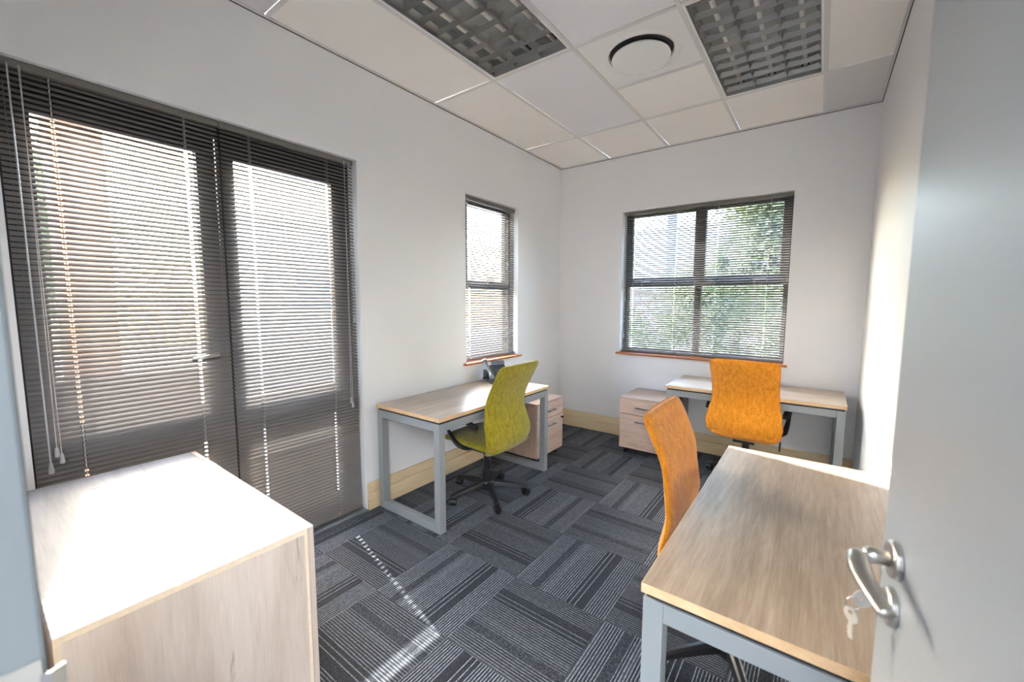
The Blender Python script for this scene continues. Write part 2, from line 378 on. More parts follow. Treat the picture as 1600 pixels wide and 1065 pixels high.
def make_light(loc, label):
    t = empty('ceiling_light', loc, label=label, cat='ceiling light', group='recessed louvre lights')
    hx, hy = .300, .600; D = .11
    bm = B((-hx + .012, hx - .012, -hy + .012, hy - .012, D, D + .003), (-hx + .012, -hx + .014, -hy + .012, hy - .012, 0, D),
           (hx - .014, hx - .012, -hy + .012, hy - .012, 0, D), (-hx + .012, hx - .012, -hy + .012, -hy + .014, 0, D), (-hx + .012, hx - .012, hy - .014, hy - .012, 0, D))
    obj('housing', bm, 'alu_dull', t)
    bm = B((-hx + .003, -hx + .024, -hy + .003, hy - .003, -.008, -.002), (hx - .024, hx - .003, -hy + .003, hy - .003, -.008, -.002),
           (-hx + .024, hx - .024, -hy + .003, -hy + .024, -.008, -.002), (-hx + .024, hx - .024, hy - .024, hy - .003, -.008, -.002))
    obj('frame', bm, 'white_metal', t, bevel=.0015)
    # long parabolic reflectors between the three tubes
    def refl(x, side):
        bm = bmesh.new(); P = []
        for k in range(6):
            a = k / 5; z = .002 + .040 * a; w = .020 * (1 - a) ** 2 + .001
            P.append((w, z))
        pts = ([(x - w, z) for w, z in P] if side != 1 else [(x, z) for w, z in P]) + ([(x + w, z) for w, z in P[::-1]] if side != -1 else [(x, z) for w, z in P[::-1]])
        # thin V with open top: stays wide at the louvre edge? narrow blade at the bottom, flaring up
        pts = [(x + (px - x), pz) for px, pz in pts]
        r = [[(px, yy, pz if False else .044 - pz) for px, pz in pts] for yy in (-hy + .03, hy - .03)]
        loft(bm, r); return obj('reflector_blade', bm, 'alu', t)
    refl(-.0935, 0); refl(.0935, 0); refl(-.274, 1); refl(.274, -1)
    # cross blades, one shared mesh: shallow V section with a scooped lower edge
    bm = bmesh.new(); rings = []
    nb = 36
    for k in range(nb + 1):
        x = -.272 + .544 * k / nb
        cell = ((x + .2805) % .187) / .187
        sc = .018 * sin(pi * cell)
        rings.append([(x, 0, .000), (x, -.008, .022), (x, -.011, .034 - sc * .5), (x, .011, .034 - sc * .5), (x, .008, .022)])
    loft(bm, rings); bl = obj('louvre_blade', bm, 'alu', t)
    ys = [-.53 + 1.06 * k / 9 for k in range(10)]
    bl.location = (0, ys[0], .002)
    for y in ys[1:]: inst(bl, t, (0, y, .002))
    bm = bmesh.new(); tube(bm, [(0, -.57, 0), (0, .57, 0)], .013, 12)
    tb = obj('fluorescent_tube', bm, 'tube', t, smooth=True); tb.location = (-.187, 0, .066)
    for x in (0, .187): inst(tb, t, (x, 0, .066))
    bm = B((-.02, .02, -.012, .012, -.02, .02)); h = obj('lamp_holder', bm, 'black', t); h.location = (-.187, .575, .085)
    for x, y in ((0, .575), (.187, .575), (-.187, -.575), (0, -.575), (.187, -.575)): inst(h, t, (x, y, .085))
    return t
make_light((XS[3] + .300, R1 - .600, H), 'unlit recessed louvre light with three tubes, nearer the right wall and back window')
make_light((XS[1] + .300, R3 - .600, H), 'unlit recessed louvre light with three tubes, on the left side nearer the balcony doors')

df = empty('air_diffuser', (1.478, -1.623, H), label='round white air diffuser disc set in a square white ceiling panel', cat='air vent')
bm = bmesh.new(); N = 48; hs = .288; r0 = .192
inner = [bm.verts.new((r0 * cos(2 * pi * k / N), r0 * sin(2 * pi * k / N), -.004)) for k in range(N)]
outer = []
for k in range(N):
    a = 2 * pi * k / N; c, s = cos(a), sin(a); m = hs / max(abs(c), abs(s)); outer.append(bm.verts.new((c * m, s * m, -.004)))
ringo = [bm.verts.new((.235 * cos(2 * pi * k / N), .235 * sin(2 * pi * k / N), -.004)) for k in range(N)]
lip = [bm.verts.new((.212 * cos(2 * pi * k / N), .212 * sin(2 * pi * k / N), -.011)) for k in range(N)]
up_ = [bm.verts.new((.185 * cos(2 * pi * k / N), .185 * sin(2 * pi * k / N), .010)) for k in range(N)]
for k in range(N):
    j = (k + 1) % N
    for A_, B_ in ((outer, ringo), (ringo, lip), (lip, inner), (inner, up_)): bm.faces.new((A_[k], A_[j], B_[j], B_[k]))
obj('panel', bm, 'white_metal', df)
bm = bmesh.new(); lathe(bm, [(.19, .010), (.19, .012)], 32); obj('duct_back', bm, 'shadow_gap', df)
bm = bmesh.new(); lathe(bm, [(.150, -.006), (.168, -.018), (.172, -.026), (.168, -.030), (.02, -.0315)], 48); d_ = obj('disc', bm, 'white_metal', df)
bm = bmesh.new(); lathe(bm, [(.012, -.02), (.012, .010)], 10); obj('spindle', bm, 'shadow_gap', df)

# ------------------------------------------------------------------ skirting
def skirt(name, boxes, m):
    r = empty(name, (0, 0, 0), kind='structure')
    for nm, b in boxes: obj(nm, B(b), m, r, bevel=.002)
skirt('baseboard_left', [('lower_board', (0, .022, DY1 + .004, 0, 0, .118)), ('upper_board', (0, .015, DY1 + .004, 0, .119, .186))], 'pine_y')
skirt('baseboard_back', [('lower_board', (.022, W, -.022, 0, 0, .118)), ('upper_board', (.015, W, -.015, 0, .119, .186))], 'pine')
skirt('baseboard_right', [('lower_board', (W - .022, W, -3.3, -.022, 0, .118)), ('upper_board', (W - .015, W, -3.3, -.015, .119, .186))], 'pine_y')
skirt('baseboard_front', [('lower_board', (0, 1.75, YF, YF + .022, 0, .118)), ('upper_board', (0, 1.75, YF, YF + .015, .119, .186))], 'pine')

# ------------------------------------------------------------------ windows and french doors (dark aluminium)
def prism_frame(x0, x1, z0, z1, wl, wr, wb, wt, y0, y1):
    return [(x0, x0 + wl, y0, y1, z0, z1), (x1 - wr, x1, y0, y1, z0, z1), (x0 + wl, x1 - wr, y0, y1, z0, z0 + wb), (x0 + wl, x1 - wr, y0, y1, z1 - wt, z1)]
# local frame for the left wall: local X = world y, local -Y = room side
def lw(name, **k): return empty(name, (0, 0, 0), pi / 2, **k)
door1 = lw('door_1', kind='structure')
obj('outer_frame', B(*prism_frame(DY0, DY1, .0, DZ1, .035, .035, .03, .05, .10, .17)), 'dark_frame', door1, bevel=.002)
for (a, b, gl, gr) in ((DY0 + .036, -3.365, -3.985, -3.445), (-3.360, DY1 - .036, -3.280, -2.735)):
    leaf = obj('door_leaf', B(*prism_frame(a, b, .032, DZ1 - .052, gl - a, b - gr, .13, (DZ1 - .052) - 2.18, .095, .145),
        (gl, gr, .095, .145, .705, .905)), 'dark_frame', door1, bevel=.002)
    obj('glass_pane', B((gl - .005, gr + .005, .118, .122, .157, .71)), 'glass', leaf)
    obj('glass_pane', B((gl - .005, gr + .005, .118, .122, .90, 2.185)), 'glass', leaf)
obj('threshold', B((DY0, DY1, -.02, .10, -.004, .006), (DY0, DY1, -.02, -.012, .006, .012)), 'steel_sill', door1)
hd = obj('door_handle', B((-3.425, -3.395, .084, .095, 1.00, 1.22)), 'nickel', door1, bevel=.003)
bm = bmesh.new(); tube(bm, [(-3.41, .085, 1.16), (-3.41, .058, 1.16), (-3.42, .045, 1.16), (-3.53, .045, 1.155)], [.010, .010, .011, .009], 10)
obj('lever', bm, 'nickel', hd, smooth=True)
bm = bmesh.new(); tube(bm, [(-3.41, .085, 1.06), (-3.41, .072, 1.06)], .009, 10); box(bm, -3.415, -3.405, .050, .072, 1.045, 1.075); obj('key_turn', bm, 'chrome', hd)

def window(name, root, x0, x1, z0, z1, mull, panes, sill_mat, gy0=.10):
    fr = obj('frame', B(*prism_frame(x0, x1, z0, z1, .04, .04, .045, .05, gy0, gy0 + .07)), 'dark_frame', root, bevel=.002)
    for m in mull: obj('mullion', B(m), 'dark_frame', root, bevel=.002)
    for p in panes: obj('glass_pane', B((p[0], p[1], gy0 + .03, gy0 + .034, p[2], p[3])), 'glass', root)
w1 = lw('window_1', kind='structure')
zt = 1.595
window('w', w1, WY0, WY1, WZ0, WZ1, [(WY0 + .04, WY1 - .04, .10, .16, 1.565, 1.635),
    (WY0 + .04, WY0 + .135, .105, .15, 1.635, WZ1 - .05), (WY1 - .075, WY1 - .04, .105, .15, 1.635, WZ1 - .05)],
    [(WY0 + .04, WY1 - .04, WZ0 + .04, 1.57), (WY0 + .13, WY1 - .07, 1.63, WZ1 - .045)], 'sill_y')
obj('window_sill', B((WY0 - .04, WY1 + .03, -.035, 0, WZ0 - .016, WZ0 + .003), (WY0 + .002, WY1 - .002, 0, .10, WZ0 - .016, WZ0 + .003)), 'sill', w1, bevel=.003)
w2 = empty('window_2', kind='structure')
window('w', w2, BX0, BX1, BZ0, BZ1, [(BX0 + .04, BX1 - .04, .10, .16, 1.595, 1.68), (1.425, 1.525, .10, .16, 1.68, BZ1 - .05), (1.445, 1.505, .10, .16, BZ0 + .045, 1.595),
    (BX0 + .04, BX0 + .075, .105, .15, 1.68, BZ1 - .05), (BX1 - .075, BX1 - .04, .105, .15, 1.68, BZ1 - .05)],
    [(BX0 + .04, 1.45, BZ0 + .04, 1.60), (1.50, BX1 - .04, BZ0 + .04, 1.60), (BX0 + .07, 1.43, 1.675, BZ1 - .045), (1.52, BX1 - .07, 1.675, BZ1 - .045)], 'sill')
obj('window_sill', B((BX0 - .028, BX1 + .03, -.035, 0, BZ0 - .016, BZ0 + .003), (BX0 + .002, BX1 - .002, 0, .10, BZ0 - .016, BZ0 + .003)), 'sill', w2, bevel=.003)
for (rt_, x) in ((w2, .93), (w2, 1.95), (w1, -1.2)):
    hb = obj('window_catch', B((x - .012, x + .012, .088, .10, 1.60, 1.66), (x - .012, x + .09, .078, .09, 1.645, 1.66)), 'chrome', rt_, bevel=.002)

# ------------------------------------------------------------------ venetian blinds
def slat_mesh(w, cords):
    bm = bmesh.new(); h = .0125; xs = [-w / 2]
    for c in cords: xs += [c - .006, c + .006]
    xs.append(w / 2); ss = [-h, -.0035, .0035, h]
    V = [[bm.verts.new((x, s, .0022 * (1 - (s / h) ** 2))) for s in ss] for x in xs]
    for i in range(len(xs) - 1):
        for j in range(3):
            if j == 1 and i % 2 == 1: continue
            bm.faces.new((V[i][j], V[i + 1][j], V[i + 1][j + 1], V[i][j + 1]))
    return bm
def blind(root, x0, x1, z0, z1, cords, tilt, wand, lift, wand_len=.9, lift_len=1.4, pitch=.0213, yoff=.0, loop=False):
    w = x1 - x0; cx = (x0 + x1) / 2
    hr = obj('head_rail', B((x0, x1, yoff - .017, yoff + .017, z1 - .032, z1 - .002)), 'rail_taupe', root, bevel=.003)
    zt_, zb = z1 - .045, z0 + .022
    n = int(round((zt_ - zb) / pitch)); s0 = None
    for k in range(n + 1):
        z = zt_ - (zt_ - zb) * k / n; f = 1 - k / n
        a = tilt(f, z) + random.uniform(-.012, .012)
        if s0 is None:
            s0 = obj('slat', slat_mesh(w - .004, [c - cx for c in cords]), 'slat', root); o = s0
        else: o = inst(s0, root)
        o.location = (cx, yoff, z); o.rotation_euler = (a, 0, 0)
    obj('bottom_rail', B((x0 + .002, x1 - .002, yoff - .012, yoff + .012, z0 + .002, z0 + .014)), 'rail_taupe', root, bevel=.002)
    for c in cords:
        bm = bmesh.new()
        for dy in (-.0135, .0135): tube(bm, [(c, yoff + dy, z0 + .008), (c, yoff + dy, z1 - .03)], .0006, 4)
        tube(bm, [(c, yoff, z0 + .008), (c, yoff, z1 - .03)], .0009, 4)
        obj('ladder_cord', bm, 'cord', root)
    if wand is not None:
        yy = yoff - .030
        bm = bmesh.new(); tube(bm, [(wand, yoff - .018, z1 - .02), (wand, yy, z1 - .03), (wand, yy, z1 - .07), (wand + .003, yy - .002, z1 - .07 - wand_len)], [.0018, .0022, .0026, .0026], 6)
        wd = obj('tilt_wand', bm, 'plastic_clear', root)
        bm = bmesh.new(); lathe(bm, [(.004, 0), (.009, -.035), (.008, -.045)], 4); e = obj('wand_tip', bm, 'plastic_clear', wd); e.location = (wand + .003, yy - .002, z1 - .07 - wand_len)
    if lift is not None:
        yy = yoff - .024
        bm = bmesh.new(); zz = z1 - .03 - lift_len
        tube(bm, [(lift - .002, yy, z1 - .02), (lift, yy, z1 - .25), (lift - .006, yy, zz)], .0011, 4)
        tube(bm, [(lift + .002, yy, z1 - .02), (lift, yy, z1 - .25), (lift + .006, yy, zz - .03)], .0011, 4)
        if loop:
            tube(bm, [(lift - .006, yy, zz), (lift - .028, yy - .012, z0 - .03), (lift - .020, yy - .012, z0 - .085), (lift + .0, yy - .012, z0 - .10), (lift + .012, yy - .012, z0 - .07), (lift + .006, yy - .006, zz - .03)], .001, 4)
        lc = obj('lift_cord', bm, 'cord', root)
        for dx, dz in ((-.006, 0), (.006, -.03)):
            bm = bmesh.new(); lathe(bm, [(.002, .0), (.006, -.008), (.009, -.04), (.007, -.043)], 8); tt = obj('tassel', bm, 'plastic_clear', lc, smooth=True); tt.location = (lift + dx, yy, zz + dz)
G = 'dark venetian blinds on the windows and doors'
R = radians
bl1 = empty('venetian_blind', (-.045, 0, 0), pi / 2, label='dark taupe venetian blind on the left leaf of the glass doors, behind the pale cabinet', cat='blind', group=G)
blind(bl1, DY0 + .006, -3.362, .012, DZ1, (-3.93, -3.50), lambda f, z: R(46 + 6 * (1 - f)), -4.035, -4.005, 1.48, 1.46)
bl2 = empty('venetian_blind', (-.045, 0, 0), pi / 2, label='dark taupe venetian blind on the right leaf of the glass doors, reaching the carpet edge', cat='blind', group=G)
blind(bl2, -3.357, DY1 - .008, .012, DZ1, (-3.22, -2.79), lambda f, z: R(43 + (15 if z < .56 else 0)), -2.655, -2.685, .92, 1.50)
bl3 = empty('venetian_blind', (-.05, 0, 0), pi / 2, label='narrow venetian blind in the small left wall window above the desk phone', cat='blind', group=G)
blind(bl3, WY0 + .006, WY1 - .006, WZ0 + .012, WZ1, (-1.50, -.95), lambda f, z: R(41), -1.56, -1.54, .68, 1.2, loop=True)
bl4 = empty('venetian_blind', (0, .05, 0), 0, label='wide venetian blind in the four-pane back wall window above the orange chair', cat='blind', group=G)
blind(bl4, BX0 + .006, BX1 - .006, BZ0 + .012, BZ1, (.85, 1.27, 1.64, 2.05), lambda f, z: R(38), .775, .765, .80, 1.2, loop=True)

# ------------------------------------------------------------------ entrance: steel frame and open door
tr = empty('trim_1', kind='structure')
JX = 1.84
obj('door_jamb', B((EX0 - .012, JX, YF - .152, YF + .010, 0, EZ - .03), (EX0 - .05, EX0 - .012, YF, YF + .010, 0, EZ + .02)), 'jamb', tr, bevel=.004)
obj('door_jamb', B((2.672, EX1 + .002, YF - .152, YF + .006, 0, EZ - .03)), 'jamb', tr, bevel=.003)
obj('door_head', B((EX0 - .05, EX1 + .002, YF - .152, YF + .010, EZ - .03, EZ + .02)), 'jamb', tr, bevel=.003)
sp = obj('strike_plate', B((JX, JX + .0015, YF - .048, YF + .006, .93, 1.092)), 'nickel', tr)
bm = bmesh.new(); loft(bm, [[(JX, YF + .004, z), (JX + .0015, YF + .004, z), (JX + .003, YF + .012, z), (JX - .002, YF + .022, z), (JX - .004, YF + .021, z), (JX + .001, YF + .011, z)] for z in (1.035, 1.075)]); obj('strike_lip', bm, 'nickel', sp)
obj('strike_recess', B((JX + .0012, JX + .0022, YF - .036, YF - .008, .945, .985), (JX + .0012, JX + .0022, YF - .036, YF - .008, 1.03, 1.075)), 'shadow_gap', sp)
hinge = Vector((2.660, -4.168, 0)); edge = Vector((2.5435, -3.364, 0)); dv = edge - hinge; L = dv.length
door2 = empty('door_2', hinge, math.atan2(dv.y, dv.x), kind='structure')   # local X runs from the hinge to the free edge, local +Y faces the room (world -x)
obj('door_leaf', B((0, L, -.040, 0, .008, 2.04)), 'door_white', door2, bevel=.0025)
bm = bmesh.new()
for z in (.25, 1.0, 1.8): tube(bm, [(-.006, .004, z), (-.006, .004, z + .09)], .006, 8)
obj('hinge', bm, 'nickel', door2)
HX, HZ = L - .066, 1.076
def ry(z, x=HX): return Matrix.Translation((x, 0, z)) @ Matrix.Rotation(-pi / 2, 4, 'X')
bm = bmesh.new(); lathe(bm, [(.027, 0), (.027, .007), (.024, .010), (.012, .010)], 28, ry(HZ)); ro = obj('handle_rose', bm, 'nickel', door2, smooth=False, bevel=.001)
bm = bmesh.new()
tube(bm, [(HX, .008, HZ), (HX, .030, HZ), (HX, .040, HZ)], [.0105, .0115, .0085], 14)
P = smooth_path([(HX + .006, .043, HZ + .001), (HX - .004, .046, HZ), (HX - .025, .050, HZ - .001), (HX - .055, .051, HZ - .005), (HX - .088, .045, HZ - .011), (HX - .114, .038, HZ - .018)], 5)
n = len(P); tube(bm, P, [.003 + .0105 * min(1, i / 7) - (.0035 * max(0, i - 12) / (n - 13)) for i in range(n)], 12, flat=.62)
obj('lever_handle', bm, 'nickel', door2, smooth=True)
bm = bmesh.new(); lathe(bm, [(.027, 0), (.027, .007), (.024, .010), (.004, .010)], 28, ry(HZ - .072)); kr = obj('lock_rose', bm, 'nickel', door2, bevel=.001)
bm = bmesh.new(); lathe(bm, [(.0085, .009), (.0085, .0125)], 16, ry(HZ - .072)); obj('lock_cylinder', bm, 'brass', kr)
# keys
kz = HZ - .072
kp = door2.matrix_world if False else Matrix.Translation(hinge) @ Matrix.Rotation(math.atan2(dv.y, dv.x), 4, 'Z')
ks = empty('key_bunch', kp @ Vector((HX, .0125, kz)), math.atan2(dv.y, dv.x), label='two silver keys hanging from the lock of the white open door', cat='keys')
def key_mesh():
    bm = bmesh.new()   # key in local XZ plane, bow at origin, blade towards -z
    N = 16; out = []
    for k in range(N):
        a = 2 * pi * k / N; out.append((.0125 * cos(a) * (1.0 if abs(sin(a)) > .5 else 1.05), .0115 * sin(a)))
    for th in (0,):
        ro_ = [bm.verts.new((x, -.001, z)) for x, z in out]; ri = [bm.verts.new((x * .3, -.001, z * .3 + .004)) for x, z in out]
        ro2 = [bm.verts.new((x, .001, z)) for x, z in out]; ri2 = [bm.verts.new((x * .3, .001, z * .3 + .004)) for x, z in out]
        for k in range(N):
            j = (k + 1) % N
            bm.faces.new((ro_[k], ro_[j], ri[j], ri[k])); bm.faces.new((ro2[k], ri2[k], ri2[j], ro2[j]))
            bm.faces.new((ro_[k], ro2[k], ro2[j], ro_[j])); bm.faces.new((ri[k], ri[j], ri2[j], ri2[k]))
    box(bm, -.0035, .0035, -.001, .001, -.036, -.011)
    for i, q in enumerate((-.018, -.022, -.026, -.030)): box(bm, .0035, .0048 + .001 * (i % 2), -.001, .001, q - .0012, q + .0012)
    return bm
# the inserted key: blade runs into the cylinder (local -Y)
k1 = obj('key', key_mesh(), 'key_metal', ks); k1.rotation_euler = (radians(-90), 0, 0); k1.rotation_euler = (radians(90), 0, 0)
k1.matrix_local = Matrix.Translation((0, .022, 0)) @ Matrix.Rotation(pi / 2, 4, 'Y') @ Matrix.Rotation(-pi / 2, 4, 'X')
bm = bmesh.new(); tube(bm, [(0, .032 + .009 * cos(a), -.010 + .010 * sin(a)) for a in [2 * pi * k / 14 for k in range(14)]], .0008, 5, closed=True); obj('key_ring', bm, 'chrome', ks, smooth=True)
k2 = obj('key', key_mesh(), 'key_metal', ks); k2.location = (0, .034, -.030); k2.rotation_euler = (0, radians(4), radians(28))

# ------------------------------------------------------------------ desks
def make_desk(loc, rz, L, D, label, topm='desk_top'):
    t = empty('desk', loc, rz, label=label, cat='desk', group='oak-topped desks on grey steel frames')
    h = .738; x = L / 2; y = D / 2; e = .0015
    obj('desk_top', B((-x + e, x - e, -y + e, y - e, h - .024, h)), topm, t)
    obj('edge_band', B((-x, x, -y, -y + e, h - .024, h - .0004), (-x, x, y - e, y, h - .024, h - .0004), (-x, -x + e, -y + e, y - e, h - .024, h - .0004), (x - e, x, -y + e, y - e, h - .024, h - .0004)), 'desk_edge', t)
    obj('spacer', B((-x + .012, x - .012, -y + .012, y - .012, h - .038, h - .024)), 'black', t)
    a = .05; i = .004; hz = h - .038
    for s in (-1, 1):
        x0, x1 = sorted((s * (x - i), s * (x - i - a)))
        lf = obj('leg_frame', B((x0, x1, -y + i, -y + i + a, .002, hz), (x0, x1, y - i - a, y - i, .002, hz),
            (x0, x1, -y + i + a, y - i - a, .002, a + .002), (x0, x1, -y + i + a, y - i - a, hz - a, hz)), 'steel_grey', t, bevel=.0025)
        fb = bmesh.new()
        for yy in (-y + i + a / 2, y - i - a / 2): lathe(fb, [(.012, 0), (.012, .0025)], 12, Matrix.Translation(((x0 + x1) / 2, yy, 0)))
        obj('glide', fb, 'black', lf)
    for s in (-1, 1):
        y0, y1 = sorted((s * (y - i), s * (y - i - .03)))
        obj('rail', B((-x + i + a, x - i - a, y0, y1, hz - a, hz)), 'steel_grey', t, bevel=.0025)
    return t
make_desk((.335, -1.905, 0), pi / 2, 1.255, .62, 'oak-topped desk with grey steel frame along the left wall, olive chair and phone at it', 'desk_pale')
make_desk((2.418, -2.603, 0), pi / 2, 1.25, .598, 'nearest oak-topped desk with grey steel frame, in front of the open door')
make_desk((2.025, -.345, 0), 0, 1.21, .60, 'oak-topped desk with grey steel frame under the back window', 'desk_pale')

# ------------------------------------------------------------------ mobile pedestals
def make_ped(loc, rz, label, lock=True):
    t = empty('drawer_pedestal', loc, rz, label=label, cat='drawer unit', group='pale wood mobile pedestals')
    w, d, z0, z1 = .445, .48, .06, .552; x = w / 2; y = d / 2
    obj('carcass', B((-x, -x + .016, -y + .02, y, z0, z1 - .018), (x - .016, x, -y + .02, y, z0, z1 - .018), (-x + .016, x - .016, y - .016, y, z0, z1 - .018), (-x + .016, x - .016, -y + .02, y - .016, z0, z0 + .016)), 'ped_side', t)
    obj('top', B((-x, x, -y, y, z1 - .017, z1)), 'ped_front', t, bevel=.001)
    zs = [(z1 - .160, z1 - .020), (z0 + .002, z1 - .166)]
    for i, (a, b) in enumerate(zs):
        dr = obj('drawer', B((-x + .001, x - .001, -y, -y + .018, a, b)), 'ped_front', t, bevel=.001)
        hz = (b - .072) if i == 0 else (b - .058)
        bm = bmesh.new(); tube(bm, [(-.065, -y - .024, hz), (.065, -y - .024, hz)], .0062, 10)
        for sx in (-.05, .05): tube(bm, [(sx, -y, hz), (sx, -y - .024, hz)], .004, 8)
        obj('drawer_handle', bm, 'steel_dark', dr, smooth=False)
        if i == 1:
            bm = bmesh.new(); lathe(bm, [(.010, 0), (.010, .005), (.007, .006)], 16, Matrix.Translation((x - .03, -y, b - .03)) @ Matrix.Rotation(pi / 2, 4, 'X'))
            box(bm, x - .033, x - .027, -y - .028, -y - .004, b - .038, b - .022); obj('lock_key', bm, 'black', dr)
    bm = bmesh.new(); tube(bm, [(0, -.007, .020), (0, -.021, .020)], .020, 14); tube(bm, [(0, .007, .020), (0, .021, .020)], .020, 14)
    box(bm, -.012, .012, -.006, .006, .015, .06)
    c = obj('caster', bm, 'black', t); c.location = (-x + .05, -y + .06, 0)
    for p in ((x - .05, -y + .06), (-x + .05, y - .05), (x - .05, y - .05)): inst(c, t, (p[0], p[1], 0))
    return t
make_ped((.285, -1.045, 0), pi / 2, 'pale wood drawer pedestal at the far end of the olive chair\'s desk')
make_ped((1.187, -.262, 0), 0, 'pale wood drawer pedestal beside the desk under the back window')

# ------------------------------------------------------------------ low cabinet by the doors
cb = empty('low_cabinet', (.615, -3.86, 0), pi, label='low pale wood cabinet in the foreground by the glass doors, sun on its top', cat='cabinet')
w, d, h = 1.10, .57, .722; x, y = w / 2, d / 2
obj('side_panel', B((-x, -x + .018, -y + .020, y, .0, h - .0185)), 'cab_side', cb, bevel=.001)
obj('side_panel', B((x - .018, x, -y + .020, y, .0, h - .0185)), 'cab_side', cb, bevel=.001)
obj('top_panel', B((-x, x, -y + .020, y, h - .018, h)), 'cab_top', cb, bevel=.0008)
obj('edge_band', B((-x - .0006, -x, -y + .020, y, h - .018, h - .0006)), 'cab_edge', cb)
obj('edge_band', B((-x - .0006, -x, -y + .020, -y + .030, .001, h - .018)), 'cab_edge', cb)
obj('edge_band', B((-x - .0006, -x, y - .012, y, .001, h - .018)), 'cab_edge', cb)
obj('back_panel', B((-x + .018, x - .018, y - .016, y - .004, .05, h - .018)), 'cab_side', cb)
obj('plinth', B((-x + .018, x - .018, -y + .06, -y + .078, 0, .06)), 'cab_side', cb)
obj('bottom_panel', B((-x + .018, x - .018, -y + .022, y - .016, .06, .078)), 'cab_side', cb)
for a, b in ((-x, -.0015), (.0015, x)):
    dr = obj('door', B((a, b, -y, -y + .018, .062, h - .001)), 'cab_side', cb, bevel=.001)
    hx = (-.05 if a < -.1 else .05)
    bm = bmesh.new(); tube(bm, [(hx, -y - .024, .46), (hx, -y - .024, .60)], .0048, 10)
    for zz in (.475, .585): tube(bm, [(hx, -y, zz), (hx, -y - .024, zz)], .004, 8)
    obj('door_handle', bm, 'nickel', dr)

